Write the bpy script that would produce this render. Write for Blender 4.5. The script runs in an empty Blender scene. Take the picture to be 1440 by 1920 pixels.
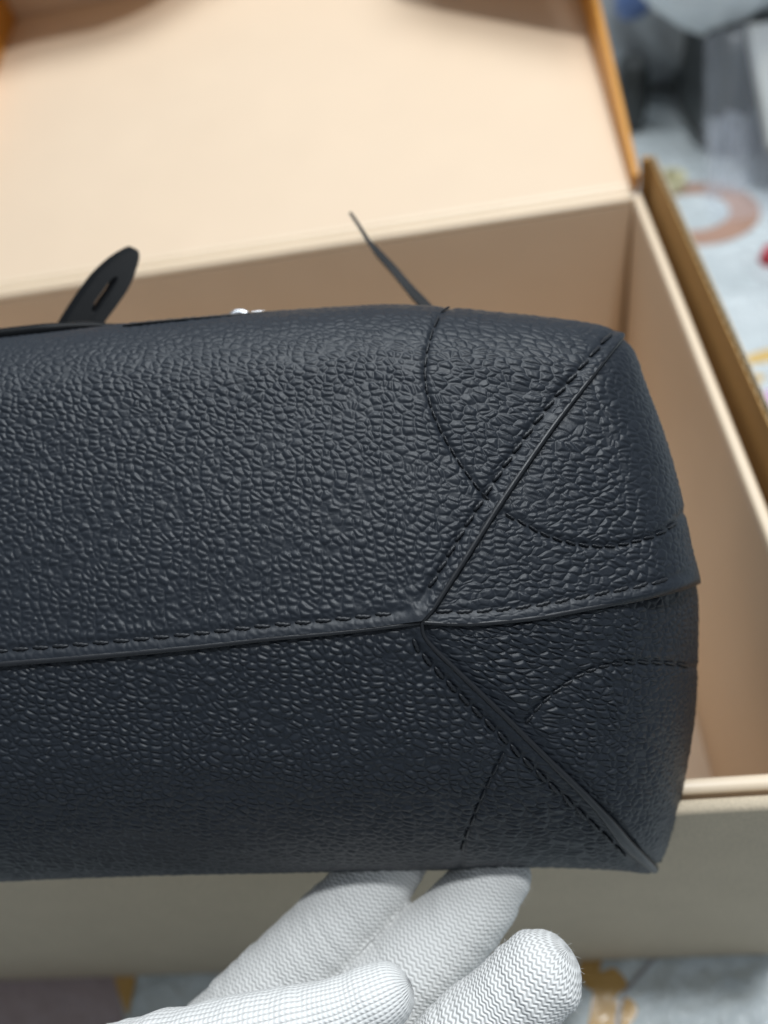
import bpy, bmesh, math, random
import numpy as np
from mathutils import Vector, Matrix
random.seed(7); rng = np.random.default_rng(11)
scene = bpy.context.scene
COL = scene.collection

# ------------------------------------------------------------------ camera
RI = np.array([0.98543712, 0.00471657, -0.16997481])      # camera right
UP = np.array([0.10761834, 0.75663656, 0.64491814])       # camera up
FW = np.array([-0.13165095, 0.65381869, -0.74511016])     # viewing direction
CP = np.array([-0.094835, -0.42211, 0.243425])
FPX = 1522.56                                              # focal length in photo pixels (1440 x 1920)
cam_d = bpy.data.cameras.new('camera'); cam = bpy.data.objects.new('camera', cam_d); COL.objects.link(cam)
cam.matrix_world = Matrix(((RI[0], UP[0], -FW[0], CP[0]), (RI[1], UP[1], -FW[1], CP[1]), (RI[2], UP[2], -FW[2], CP[2]), (0, 0, 0, 1)))
cam_d.sensor_fit = 'VERTICAL'; cam_d.sensor_height = 24.0; cam_d.lens = FPX / 1920 * 24.0
cam_d.clip_start = 0.01; cam_d.clip_end = 20
cam_d.dof.use_dof = True; cam_d.dof.focus_distance = 0.196; cam_d.dof.aperture_fstop = 4.1
scene.camera = cam

# ------------------------------------------------------------------ light: one overhead lamp behind the box, pale room around
world = bpy.data.worlds.new('World'); scene.world = world; world.use_nodes = True
bg = world.node_tree.nodes['Background']
bg.inputs[0].default_value = (0.80, 0.90, 1.0, 1); bg.inputs[1].default_value = 0.25
ld = bpy.data.lights.new('ceiling_lamp', 'AREA'); ld.shape = 'DISK'; ld.size = 0.085; ld.energy = 7.2
ld.color = (0.93, 0.975, 1.0)
lamp = bpy.data.objects.new('ceiling_lamp', ld); COL.objects.link(lamp)
LDIR = Vector((0.20, -0.11, 0.97)).normalized()
lamp.location = Vector((-0.1, -0.1, 0)) + LDIR * 1.15
lamp.rotation_euler = (LDIR).to_track_quat('Z', 'Y').to_euler()
sd = bpy.data.lights.new('ceiling_panel', 'AREA'); sd.shape = 'RECTANGLE'; sd.size = 1.1; sd.size_y = .8; sd.energy = 14
sd.color = (0.90, 0.96, 1.0)
panel_lamp = bpy.data.objects.new('ceiling_panel', sd); COL.objects.link(panel_lamp)
PDIR = Vector((0.05, 0.40, 0.92)).normalized()
panel_lamp.location = Vector((-0.1, -0.2, 0)) + PDIR * 1.4
panel_lamp.rotation_euler = PDIR.to_track_quat('Z', 'Y').to_euler()
scene.view_settings.view_transform = 'Standard'; scene.view_settings.look = 'None'
scene.view_settings.exposure = 0.06; scene.view_settings.gamma = 1.0

# ------------------------------------------------------------------ helpers
def at(x, y, z):
    """point seen at photo pixel (x, y), z metres along the view axis"""
    x = np.asarray(x, float); y = np.asarray(y, float); z = np.asarray(z, float)
    return CP + z[..., None] * (FW + ((x - 720) / FPX)[..., None] * RI - ((y - 960) / FPX)[..., None] * UP)
def ray(x, y): return FW + (x - 720) / FPX * RI - (y - 960) / FPX * UP
def on_z(x, y, z):
    d = ray(x, y); return CP + d * ((z - CP[2]) / d[2])

def mesh_obj(name, verts, faces, mat=None, parent=None, smooth=True):
    me = bpy.data.meshes.new(name)
    verts = np.asarray(verts, float)
    me.from_pydata(verts.tolist(), [], faces if isinstance(faces, list) else faces.tolist())
    me.validate(); me.update()
    if smooth: me.shade_smooth()
    o = bpy.data.objects.new(name, me); COL.objects.link(o)
    if mat: me.materials.append(mat)
    if parent: o.parent = parent
    return o
def grid_mesh(name, P, mat=None, parent=None, uv=None, flip=False):
    n, m = P.shape[:2]
    idx = np.arange(n * m).reshape(n, m)
    q = np.stack([idx[:-1, :-1], idx[1:, :-1], idx[1:, 1:], idx[:-1, 1:]], -1).reshape(-1, 4)
    if flip: q = q[:, ::-1]
    me = bpy.data.meshes.new(name)
    V = np.ascontiguousarray(P.reshape(-1, 3), dtype=np.float32)
    me.vertices.add(len(V)); me.vertices.foreach_set('co', V.ravel())
    me.loops.add(q.size); me.loops.foreach_set('vertex_index', np.ascontiguousarray(q.ravel(), dtype=np.int32))
    me.polygons.add(len(q)); me.polygons.foreach_set('loop_start', np.arange(0, q.size, 4, dtype=np.int32))
    me.update(calc_edges=True); me.validate(); me.shade_smooth()
    if uv is not None:
        a = me.attributes.new('grain', 'FLOAT_VECTOR', 'POINT')
        u3 = np.zeros((len(V), 3), np.float32); u3[:, :2] = uv.reshape(-1, 2); a.data.foreach_set('vector', u3.ravel())
    o = bpy.data.objects.new(name, me); COL.objects.link(o)
    if mat: me.materials.append(mat)
    if parent: o.parent = parent
    return o
def tag(o, label=None, cat=None, group=None, kind=None):
    for k, v in (('label', label), ('category', cat), ('group', group), ('kind', kind)):
        if v: o[k] = v
    return o
def empty(name, loc, label, cat, group=None):
    o = bpy.data.objects.new(name, None); o.location = Vector(loc); COL.objects.link(o); o.empty_display_size = .01
    return tag(o, label, cat, group)
def adopt(ch, parent):
    """parent while keeping world placement (parents are unrotated empties)"""
    ch.parent = parent
    M = parent.matrix_basis.inverted() if parent.parent is None else (parent.parent.matrix_basis @ parent.matrix_basis).inverted()
    ch.matrix_parent_inverse = M
    return ch
def box_bm(bm, lo, hi, bev=0.0, seg=2):
    lo = Vector(lo); hi = Vector(hi)
    r = bmesh.ops.create_cube(bm, size=1.0)
    for v in r['verts']:
        v.co = Vector([(lo[i] + hi[i]) / 2 + v.co[i] * (hi[i] - lo[i]) for i in range(3)])
    if bev > 0:
        es = list({e for v in r['verts'] for e in v.link_edges})
        bmesh.ops.bevel(bm, geom=es, offset=bev, segments=seg, affect='EDGES', profile=0.5)
def bm_obj(name, bm, mat, parent=None, smooth=True):
    bmesh.ops.recalc_face_normals(bm, faces=bm.faces)
    me = bpy.data.meshes.new(name); bm.to_mesh(me); bm.free()
    if smooth: me.shade_smooth()
    o = bpy.data.objects.new(name, me); COL.objects.link(o); me.materials.append(mat)
    if parent: adopt(o, parent)
    return o
def box(name, lo, hi, mat, parent=None, bev=0.0008, seg=2):
    bm = bmesh.new(); box_bm(bm, lo, hi, bev, seg)
    o = bm_obj(name, bm, mat, parent, smooth=False)
    if bev > 0.0015: o.data.shade_smooth()
    return o
def sweep(pts, radii, nseg=12, ref=None, squash=(1, 1), cap=True):
    """tube along pts; returns verts, faces. radii per point; squash scales (side, ref) axes"""
    pts = np.asarray(pts, float); n = len(pts); radii = np.broadcast_to(np.asarray(radii, float), (n,))
    T = np.gradient(pts, axis=0); T /= np.linalg.norm(T, axis=1)[:, None]
    V = []
    for i in range(n):
        r0 = np.asarray(ref[i] if ref is not None and np.ndim(ref) == 2 else (ref if ref is not None else FW), float)
        b = r0 - T[i] * (r0 @ T[i]); b /= np.linalg.norm(b); a = np.cross(T[i], b)
        for k in range(nseg):
            t = 2 * math.pi * k / nseg
            V.append(pts[i] + radii[i] * (math.cos(t) * a * squash[0] + math.sin(t) * b * squash[1]))
    F = []
    for i in range(n - 1):
        for k in range(nseg):
            k2 = (k + 1) % nseg
            F.append([i * nseg + k, i * nseg + k2, (i + 1) * nseg + k2, (i + 1) * nseg + k])
    if cap:
        F.append(list(range(nseg))[::-1]); F.append([(n - 1) * nseg + k for k in range(nseg)])
    return np.array(V), F
def poly_interp(pts, n=None, step=None):
    """smooth resample of a pixel polyline (Catmull-Rom, then arc length)"""
    p = np.asarray(pts, float)
    q = np.vstack([2 * p[0] - p[1], p, 2 * p[-1] - p[-2]])
    out = []
    for i in range(1, len(q) - 2):
        t = np.linspace(0, 1, 24, endpoint=False)[:, None]
        a, b, c, d = q[i - 1], q[i], q[i + 1], q[i + 2]
        out.append(.5 * (2 * b + (c - a) * t + (2 * a - 5 * b + 4 * c - d) * t**2 + (3 * b - a - 3 * c + d) * t**3))
    out = np.vstack(out + [p[-1:]])
    s = np.r_[0, np.cumsum(np.linalg.norm(np.diff(out, axis=0), axis=1))]
    if n is None: n = max(2, int(round(s[-1] / step)) + 1)
    u = np.linspace(0, s[-1], n)
    return np.stack([np.interp(u, s, out[:, k]) for k in range(p.shape[1])], -1)

# ------------------------------------------------------------------ materials
def new_mat(name):
    m = bpy.data.materials.new(name); m.use_nodes = True
    return m, m.node_tree, m.node_tree.nodes['Principled BSDF']
def N(nt, typ, **kw):
    n = nt.nodes.new(typ)
    for k, v in kw.items():
        if hasattr(n, k): setattr(n, k, v)
    return n
def paper(name, col, rough=0.6, mottle=0.06, scale=60, bump=0.05, bscale=900, spec=0.3, fibre=0.0, coat=0):
    m, nt, b = new_mat(name)
    tc = N(nt, 'ShaderNodeTexCoord')
    ns = N(nt, 'ShaderNodeTexNoise'); ns.inputs['Scale'].default_value = scale; ns.inputs['Detail'].default_value = 5
    nt.links.new(tc.outputs['Object'], ns.inputs['Vector'])
    mx = N(nt, 'ShaderNodeMix', data_type='RGBA')
    mx.inputs[6].default_value = tuple(c * (1 - mottle) for c in col) + (1,)
    mx.inputs[7].default_value = tuple(min(1, c * (1 + mottle)) for c in col) + (1,)
    nt.links.new(ns.outputs['Fac'], mx.inputs[0])
    out = mx.outputs[2]
    n2 = N(nt, 'ShaderNodeTexNoise'); n2.inputs['Scale'].default_value = bscale; n2.inputs['Detail'].default_value = 3
    nt.links.new(tc.outputs['Object'], n2.inputs['Vector'])
    if fibre:
        m3 = N(nt, 'ShaderNodeMix', data_type='RGBA', blend_type='MULTIPLY'); m3.inputs[0].default_value = fibre
        cr = N(nt, 'ShaderNodeMapRange'); cr.inputs[1].default_value = .3; cr.inputs[2].default_value = .7; cr.inputs[3].default_value = .6; cr.inputs[4].default_value = 1.15
        nt.links.new(n2.outputs['Fac'], cr.inputs[0]); nt.links.new(out, m3.inputs[6]); nt.links.new(cr.outputs[0], m3.inputs[7]); out = m3.outputs[2]
    nt.links.new(out, b.inputs['Base Color'])
    bp = N(nt, 'ShaderNodeBump'); bp.inputs['Strength'].default_value = bump; bp.inputs['Distance'].default_value = 0.0004
    nt.links.new(n2.outputs['Fac'], bp.inputs['Height']); nt.links.new(bp.outputs[0], b.inputs['Normal'])
    n4 = N(nt, 'ShaderNodeTexNoise'); n4.inputs['Scale'].default_value = 9; n4.inputs['Detail'].default_value = 2
    nt.links.new(tc.outputs['Object'], n4.inputs['Vector'])
    b4 = N(nt, 'ShaderNodeBump'); b4.inputs['Strength'].default_value = .5; b4.inputs['Distance'].default_value = 0.006
    nt.links.new(n4.outputs['Fac'], b4.inputs['Height']); nt.links.new(b4.outputs[0], bp.inputs['Normal'])
    b.inputs['Roughness'].default_value = rough; b.inputs['Specular IOR Level'].default_value = spec
    b.inputs['Coat Weight'].default_value = coat; b.inputs['Coat Roughness'].default_value = .25
    return m
M_lining = paper('beige_lining_paper', (0.755, 0.585, 0.425), 0.5, 0.03, 25, 0.04, 1500, 0.35)
M_rim = paper('cream_rim_paper', (0.85, 0.69, 0.51), 0.4, 0.03, 40, 0.03, 1500, 0.5)
M_orange = paper('orange_paper', (0.62, 0.275, 0.04), 0.45, 0.06, 60, 0.08, 1800, 0.4)
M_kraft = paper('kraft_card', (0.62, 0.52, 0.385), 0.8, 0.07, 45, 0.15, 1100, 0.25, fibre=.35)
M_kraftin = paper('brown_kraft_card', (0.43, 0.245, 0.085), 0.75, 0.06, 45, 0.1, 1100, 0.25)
M_flute = paper('fluted_kraft', (0.42, 0.33, 0.21), 0.85, 0.1, 200, 0.1, 2000, 0.2)

def leather_mat(name, col, rough=0.42, fine=True, sp_=.42):
    m, nt, b = new_mat(name)
    at_ = N(nt, 'ShaderNodeAttribute'); at_.attribute_name = 'grain'
    tc = N(nt, 'ShaderNodeTexCoord')
    src = at_.outputs['Vector'] if fine else tc.outputs['Object']
    ns = N(nt, 'ShaderNodeTexNoise'); ns.inputs['Scale'].default_value = 0.012 if fine else 60; ns.inputs['Detail'].default_value = 4
    nt.links.new(src, ns.inputs['Vector'])
    mx = N(nt, 'ShaderNodeMix', data_type='RGBA')
    mx.inputs[6].default_value = tuple(c * .92 for c in col) + (1,); mx.inputs[7].default_value = tuple(c * 1.08 for c in col) + (1,)
    nt.links.new(ns.outputs['Fac'], mx.inputs[0]); nt.links.new(mx.outputs[2], b.inputs['Base Color'])
    n2 = N(nt, 'ShaderNodeTexNoise'); n2.inputs['Scale'].default_value = 0.16 if fine else 1500; n2.inputs['Detail'].default_value = 5
    nt.links.new(src, n2.inputs['Vector'])
    mr = N(nt, 'ShaderNodeMapRange'); mr.inputs[3].default_value = rough - .08; mr.inputs[4].default_value = rough + .1
    nt.links.new(n2.outputs['Fac'], mr.inputs[0]); nt.links.new(mr.outputs[0], b.inputs['Roughness'])
    bp = N(nt, 'ShaderNodeBump'); bp.inputs['Strength'].default_value = 0.22 if fine else .12; bp.inputs['Distance'].default_value = 0.00022
    nt.links.new(n2.outputs['Fac'], bp.inputs['Height']); nt.links.new(bp.outputs[0], b.inputs['Normal'])
    b.inputs['Specular IOR Level'].default_value = sp_
    return m
M_leather = leather_mat('pebbled_black_leather', (0.0125, 0.0165, 0.0235), 0.48)
M_edge = leather_mat('painted_leather_edge', (0.017, 0.0185, 0.022), 0.38, fine=False)
M_strap = leather_mat('smooth_black_leather', (0.0028, 0.0032, 0.004), 0.38, fine=False, sp_=.2)
M_thread = leather_mat('black_thread', (0.014, 0.016, 0.020), 0.42, fine=False)
m, nt, b = new_mat('silver_metal'); b.inputs['Base Color'].default_value = (.6, .62, .65, 1); b.inputs['Metallic'].default_value = 1; b.inputs['Roughness'].default_value = .28
M_metal = m

# ------------------------------------------------------------------ floor mat
D, H, L, W = 0.324415, 0.176345, 0.318825, 0.436475
GX, CZ, GY, FR = 0.00923, 0.016445, 0.007475, 0.010335
TH = 0.1841
ZF = -H - 0.0045
m, nt, b = new_mat('printed_mat_film')
tc = N(nt, 'ShaderNodeTexCoord')
ns = N(nt, 'ShaderNodeTexNoise'); ns.inputs['Scale'].default_value = 22; ns.inputs['Detail'].default_value = 6
nt.links.new(tc.outputs['Object'], ns.inputs['Vector'])
cr = N(nt, 'ShaderNodeValToRGB'); cr.color_ramp.elements[0].position = .35; cr.color_ramp.elements[0].color = (.58, .64, .66, 1)
cr.color_ramp.elements[1].position = .65; cr.color_ramp.elements[1].color = (.74, .80, .82, 1)
nt.links.new(ns.outputs['Fac'], cr.inputs[0]); nt.links.new(cr.outputs[0], b.inputs['Base Color'])
def crinkle(nt, b, tc, s1=90, s2=260, strength=.5, dist=.0016):
    v = N(nt, 'ShaderNodeTexVoronoi'); v.feature = 'SMOOTH_F1'; v.inputs['Scale'].default_value = s1; v.inputs['Smoothness'].default_value = .35
    nz = N(nt, 'ShaderNodeTexNoise'); nz.inputs['Scale'].default_value = s2; nz.inputs['Detail'].default_value = 4; nz.inputs['Distortion'].default_value = 1.2
    wv = N(nt, 'ShaderNodeVectorMath', operation='MULTIPLY_ADD'); n3 = N(nt, 'ShaderNodeTexNoise'); n3.inputs['Scale'].default_value = 40
    nt.links.new(tc.outputs['Object'], n3.inputs['Vector']); nt.links.new(n3.outputs['Color'], wv.inputs[0]); wv.inputs[1].default_value = (.02, .02, .02)
    nt.links.new(tc.outputs['Object'], wv.inputs[2]); nt.links.new(wv.outputs[0], v.inputs['Vector']); nt.links.new(wv.outputs[0], nz.inputs['Vector'])
    ad = N(nt, 'ShaderNodeMath', operation='MULTIPLY_ADD'); ad.inputs[1].default_value = .6
    nt.links.new(nz.outputs['Fac'], ad.inputs[0]); nt.links.new(v.outputs['Distance'], ad.inputs[2])
    bp = N(nt, 'ShaderNodeBump'); bp.inputs['Strength'].default_value = strength; bp.inputs['Distance'].default_value = dist
    nt.links.new(ad.outputs[0], bp.inputs['Height']); nt.links.new(bp.outputs[0], b.inputs['Normal'])
    b.inputs['Roughness'].default_value = .3; b.inputs['Coat Weight'].default_value = .5; b.inputs['Coat Roughness'].default_value = .12
    nt.links.new(bp.outputs[0], b.inputs['Coat Normal'])
crinkle(nt, b, tc, 90, 220, .75, .0040)
M_mat = m
def print_mat(name, col, var=.12):
    m, nt, b = new_mat(name)
    tc = N(nt, 'ShaderNodeTexCoord')
    ns = N(nt, 'ShaderNodeTexNoise'); ns.inputs['Scale'].default_value = 60; ns.inputs['Detail'].default_value = 5
    nt.links.new(tc.outputs['Object'], ns.inputs['Vector'])
    mx = N(nt, 'ShaderNodeMix', data_type='RGBA'); mx.inputs[6].default_value = tuple(c * (1 - var) for c in col) + (1,); mx.inputs[7].default_value = tuple(min(1, c * (1 + var)) for c in col) + (1,)
    nt.links.new(ns.outputs['Fac'], mx.inputs[0]); nt.links.new(mx.outputs[2], b.inputs['Base Color'])
    crinkle(nt, b, tc)
    return m
floor = mesh_obj('floor', [(-3, -3, ZF), (3, -3, ZF), (3, 4, ZF), (-3, 4, ZF)], [[0, 1, 2, 3]], M_mat)
tag(floor, 'pale printed floor mat under a crinkled clear film', None, None, 'structure')
def printed(name, px, mat, lift=.0004, wob=0.0, smooth=True):
    p = poly_interp(list(px) + [px[0]], step=6)[:-1] if smooth else np.array(px, float)
    pts = [on_z(x, y, ZF + lift) for x, y in p]
    return mesh_obj(name, pts, [list(range(len(pts)))], mat, floor, smooth=False)
M_pbrown = print_mat('print_terracotta', (.50, .30, .22)); M_pochre = print_mat('print_ochre', (.62, .36, .10)); M_pmauve = print_mat('print_mauve', (.42, .33, .34))
M_pgrey = print_mat('print_grey', (.40, .39, .40)); M_ppink = print_mat('print_pink', (.66, .42, .66)); M_pgold = print_mat('print_gold', (.75, .50, .16))
def circ3(a, b, c):
    A = np.array([[b[0] - a[0], b[1] - a[1]], [c[0] - a[0], c[1] - a[1]]]) * 2
    r = np.array([b @ b - a @ a, c @ c - a @ a]); o = np.linalg.solve(A, r); return o, np.linalg.norm(o - a)
oc, orad = circ3(*[on_z(x, y, ZF)[:2] for x, y in ((1300, 461), (1372, 450), (1424, 410))])
ic, irad = circ3(*[on_z(x, y, ZF)[:2] for x, y in ((1298, 433), (1345, 423), (1368, 400))])
nn = 72
ringv = []; ringf = []
for k in range(nn):
    t = 2 * math.pi * k / nn
    ringv += [(oc[0] + orad * math.cos(t), oc[1] + orad * math.sin(t), ZF + .0004), (ic[0] + irad * math.cos(t), ic[1] + irad * math.sin(t), ZF + .0004)]
    k2 = (k + 1) % nn; ringf.append([2 * k, 2 * k2, 2 * k2 + 1, 2 * k + 1])
mesh_obj('printed_ring', ringv, ringf, M_pbrown, floor, smooth=False)
printed('printed_patch', [(-150, 1780), (203, 1780), (226, 1880), (250, 1990), (-200, 1990)], M_pmauve, smooth=False)
printed('printed_wedge', [(203, 1780), (262, 1780), (252, 1850), (240, 1905), (232, 1890), (218, 1850)], M_pochre, lift=.0008, smooth=False)
printed('printed_flower', [(1095, 1780), (1128, 1790), (1125, 1822), (1150, 1815), (1172, 1835), (1176, 1852), (1160, 1862), (1150, 1880), (1168, 1868), (1190, 1880), (1194, 1900), (1178, 1925), (1160, 1945), (1105, 1950), (1108, 1890), (1112, 1860), (1098, 1850), (1085, 1820)], M_pochre)
pl = poly_interp([(1235, 1790), (1208, 1815), (1180, 1848), (1163, 1880), (1157, 1930)], step=8)
pv = []; 
for (x, y) in pl: pv += [on_z(x - 4, y, ZF + .0008), on_z(x + 5, y + 2, ZF + .0008)]
mesh_obj('printed_line', pv, [[2 * i, 2 * i + 1, 2 * i + 3, 2 * i + 2] for i in range(len(pl) - 1)], M_pgrey, floor, smooth=False)
printed('printed_leaf', [(1385, 672), (1420, 660), (1460, 652), (1480, 668), (1440, 678), (1390, 684)], M_pgold)
printed('printed_leaf', [(1392, 696), (1415, 700), (1436, 707), (1425, 716), (1405, 712)], M_pgold)
printed('printed_patch', [(1425, 755), (1432, 735), (1480, 730), (1480, 800), (1440, 800)], M_ppink)

# ------------------------------------------------------------------ shipping carton round the gift box
carton = empty('shipping_carton', (-W / 2, -D / 2, ZF + .0006), 'brown kraft corrugated carton with open top standing around the beige lined box', 'carton')
cb = ZF + .0006
box('front_panel', (-W - .013, -D - FR, cb), (GX + .0035, -D - .0058, -.0008), M_kraft, carton, .0021, 4)
yb, yf = GY, -D - .0056
def wall_corr(name, x0, x1, y0, y1, z0, z1):
    """corrugated wall: inner liner, outer liner and the fluted sheet whose zigzag shows along the top edge"""
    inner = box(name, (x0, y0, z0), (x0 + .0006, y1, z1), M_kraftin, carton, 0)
    outer = box('outer_liner', (x1 - .0006, y0, z0), (x1, y1, z1 - .0003), M_kraft, None, 0)
    adopt(outer, carton)
    n = int((y1 - y0) / .0075) * 8
    ys = np.linspace(y0, y1, n); xc = (x0 + x1) / 2; a = (x1 - x0) / 2 - .0008
    xs = xc + a * np.sin((ys - y0) / .0075 * 2 * math.pi)
    V = []; F = []
    for i in range(n):
        V += [(xs[i] - .0002, ys[i], z0), (xs[i] - .0002, ys[i], z1 - .0006), (xs[i] + .0002, ys[i], z1 - .0006), (xs[i] + .0002, ys[i], z0)]
        if i:
            p, c = 4 * (i - 1), 4 * i
            for k in range(3): F.append([p + k, p + k + 1, c + k + 1, c + k])
    adopt(mesh_obj('fluted_sheet', V, F, M_flute, None, smooth=False), carton)
wall_corr('side_panel', GX, GX + .0034, yf, yb + .0035, cb, CZ)
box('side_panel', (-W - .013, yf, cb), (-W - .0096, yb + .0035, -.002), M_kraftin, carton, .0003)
bm = bmesh.new()
prof = [(-W - .0094, cb), (GX - .0002, cb), (GX - .0002, CZ), (.0052, CZ), (.0052, -.006), (-W - .0094, -.006)]
f0 = [bm.verts.new((x, yb, z)) for x, z in prof]; f1 = [bm.verts.new((x, yb + .0034, z)) for x, z in prof]
bm.faces.new(f0); bm.faces.new(f1[::-1])
for i in range(6): bm.faces.new([f0[i], f0[(i + 1) % 6], f1[(i + 1) % 6], f1[i]])
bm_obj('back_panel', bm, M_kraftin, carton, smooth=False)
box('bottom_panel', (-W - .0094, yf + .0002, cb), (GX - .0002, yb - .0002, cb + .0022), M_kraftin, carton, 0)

# ------------------------------------------------------------------ gift box
gift = empty('gift_box', (-W / 2, -D / 2, -H), 'open orange gift box with beige paper lining and its lid folded flat behind', 'box')
T = .0046
zb = -H - .0015
def gwall(name, lo, hi, rim_lo, rim_hi):
    w = box(name, lo, hi, M_lining, gift, .0004)
    r = box('rim', rim_lo, rim_hi, M_rim, None, .0020, 5); r.parent = w; r.matrix_parent_inverse = (w.matrix_parent_inverse).copy() @ Matrix.Identity(4)
    r.matrix_parent_inverse = (Matrix.Translation(gift.location)).inverted() @ Matrix.Identity(4)
    # child of a child at identity: undo only what the wall itself applies
    r.matrix_parent_inverse = Matrix.Identity(4)
    return w
rz = -.0042
gwall('right_wall', (0, -D, zb), (T, .0, rz), (0, -D - T + .0001, rz + .0001), (T, T - .0002, 0))
gwall('left_wall', (-W - T, -D, zb), (-W, .0, rz), (-W - T, -D - T, rz + .0001), (-W, T, 0))
gwall('front_wall', (-W - T, -D - T, zb), (T, -D - .00005, rz), (-W - .0001, -D - T, rz + .0001), (-.0001, -D, 0))
bwl = gwall('back_wall', (-W - T, .00005, zb), (-.0004, T, rz), (-W - .0001, 0, rz + .0001), (-.0001, T, 0))
for v in bwl.data.vertices:                      # the glued corner has opened a little towards the bottom
    if v.co.x > -.01: v.co.x -= .0045 * min(1, max(0, -v.co.z - .02) / .12)
box('bottom', (-W + .0001, -D + .0001, zb + .0003), (-.0001, -.0001, -H), M_lining, gift, 0)
# lid: folded back past the hinge, rising slightly
LE = np.array([0, math.cos(TH), math.sin(TH)]); LN = np.array([0, -math.sin(TH), math.cos(TH)]); LO = np.array([0, .0052, .0010])
def lp(x, s, h): return Vector(LO + np.array([x, 0, 0]) + LE * s + LN * h)
lid_e = None
def lid_box(name, x0, x1, s0, s1, h0, h1, mat, parent, bev=.0006):
    bm = bmesh.new(); box_bm(bm, (x0, s0, h0), (x1, s1, h1), bev)
    for v in bm.verts: v.co = lp(*v.co)
    return bm_obj(name, bm, mat, parent, smooth=False)
lid = lid_box('lid', -W, 0, .0035, L, -.003, 0, M_lining, gift)
hinge = []
nh = 30
bm = bmesh.new()
rows = []
for j, (s, h) in enumerate(((-.0012, -.0022), (0, -.0002), (.0010, .0003), (.0020, -.0006), (.0028, -.0013), (.0036, -.0006), (.0042, .00015), (.0062, .0002))):
    rows.append([bm.verts.new(lp(x, s, h)) for x in np.linspace(-W, -.0002, 2)])
for j in range(len(rows) - 1): bm.faces.new([rows[j][0], rows[j][1], rows[j + 1][1], rows[j + 1][0]])
o = bm_obj('hinge_fold', bm, M_rim, None, True); o.parent = lid
LIPH = .034
def lid_rim(name, x0, x1, mat):
    bm = bmesh.new()
    n = 40; rows = []
    for i in range(n + 1):
        s = .001 + (L + .003 - .001) * i / n
        h = min(LIPH, .009 + s * .12)
        rows.append([bm.verts.new(lp(x, s, hh)) for x, hh in ((x0, -.003), (x0, h - .0006), (x0 + .0006, h), (x1 - .0006, h), (x1, h - .0006), (x1, -.003))])
    for a, b_ in zip(rows[:-1], rows[1:]):
        for k in range(6): bm.faces.new([a[k], a[(k + 1) % 6], b_[(k + 1) % 6], b_[k]])
    bm.faces.new(rows[0][::-1]); bm.faces.new(rows[-1])
    o = bm_obj(name, bm, mat, None, False); o.parent = lid; return o
lid_rim('lid_side', .0001, .0036, M_orange)
lid_rim('lid_side', -W - .0036, -W - .0001, M_orange)
HL = .055
lid_box('lid_lip', -W, 0, L + .0001, L + .0033, -.003, HL, M_lining, None).parent = lid
# unseen flap added to shade the lid's far corners: along the top of the lip, with a wide cut-out in the middle, leaning in over the lid
fe = np.array([(-.445, .252), (-.420, .258), (-.399, .262), (-.347, .262), (-.322, .270), (-.304, .281), (-.290, .294), (-.275, .310), (-.255, L - .002), (-.150, L - .002), (-.136, .290), (-.128, .250), (-.124, .228), (-.118, .219), (-.068, .183), (0, .136), (.02, .12)])
fe[:, 0] += .011
xs = np.unique(np.r_[np.linspace(-W - .003, .0035, 90), fe[:, 0].clip(-W - .003, .0035)])
bm = bmesh.new(); rows = []
for x in xs:
    se = float(np.interp(x, fe[:, 0], fe[:, 1])); se = min(se, L)
    rows.append([bm.verts.new(lp(x, s, h)) for s, h in ((L + .0033, HL + .0002), (se, HL + .0002), (se, HL + .0018), (L + .0033, HL + .0018))])
for a, b_ in zip(rows[:-1], rows[1:]):
    for k in range(4): bm.faces.new([a[k], a[(k + 1) % 4], b_[(k + 1) % 4], b_[k]])
bm.faces.new(rows[0][::-1]); bm.faces.new(rows[-1])
bm_obj('shade_flap', bm, M_lining, None, False).parent = lid

# ------------------------------------------------------------------ noise for grain and crumples
def hash2(i, j, k):
    h = (i.astype(np.int64) * 374761393 + j.astype(np.int64) * 668265263 + k * 2147483647) & 0xffffffff
    h = ((h ^ (h >> 13)) * 1274126177) & 0xffffffff
    return ((h ^ (h >> 16)) & 0xffff) / 65535.0
def vnoise(x, y, k=0):
    i = np.floor(x).astype(int); j = np.floor(y).astype(int); fx = x - i; fy = y - j
    fx = fx * fx * (3 - 2 * fx); fy = fy * fy * (3 - 2 * fy)
    return (hash2(i, j, k) * (1 - fx) + hash2(i + 1, j, k) * fx) * (1 - fy) + (hash2(i, j + 1, k) * (1 - fx) + hash2(i + 1, j + 1, k) * fx) * fy
def fbm(x, y, k=0, o=3):
    r = 0; a = .5
    for q in range(o): r = r + a * (vnoise(x, y, k + q) - .5); x = x * 2.03; y = y * 2.03; a *= .5
    return r
def hash3(i, j, k, q):
    h = (i.astype(np.int64) * 374761393 + j.astype(np.int64) * 668265263 + k.astype(np.int64) * 1103515245 + q * 2147483647) & 0xffffffff
    h = ((h ^ (h >> 13)) * 1274126177) & 0xffffffff
    h = ((h ^ (h >> 16)) * 2246822519) & 0xffffffff
    return ((h >> 8) & 0xffff) / 65535.0
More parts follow.
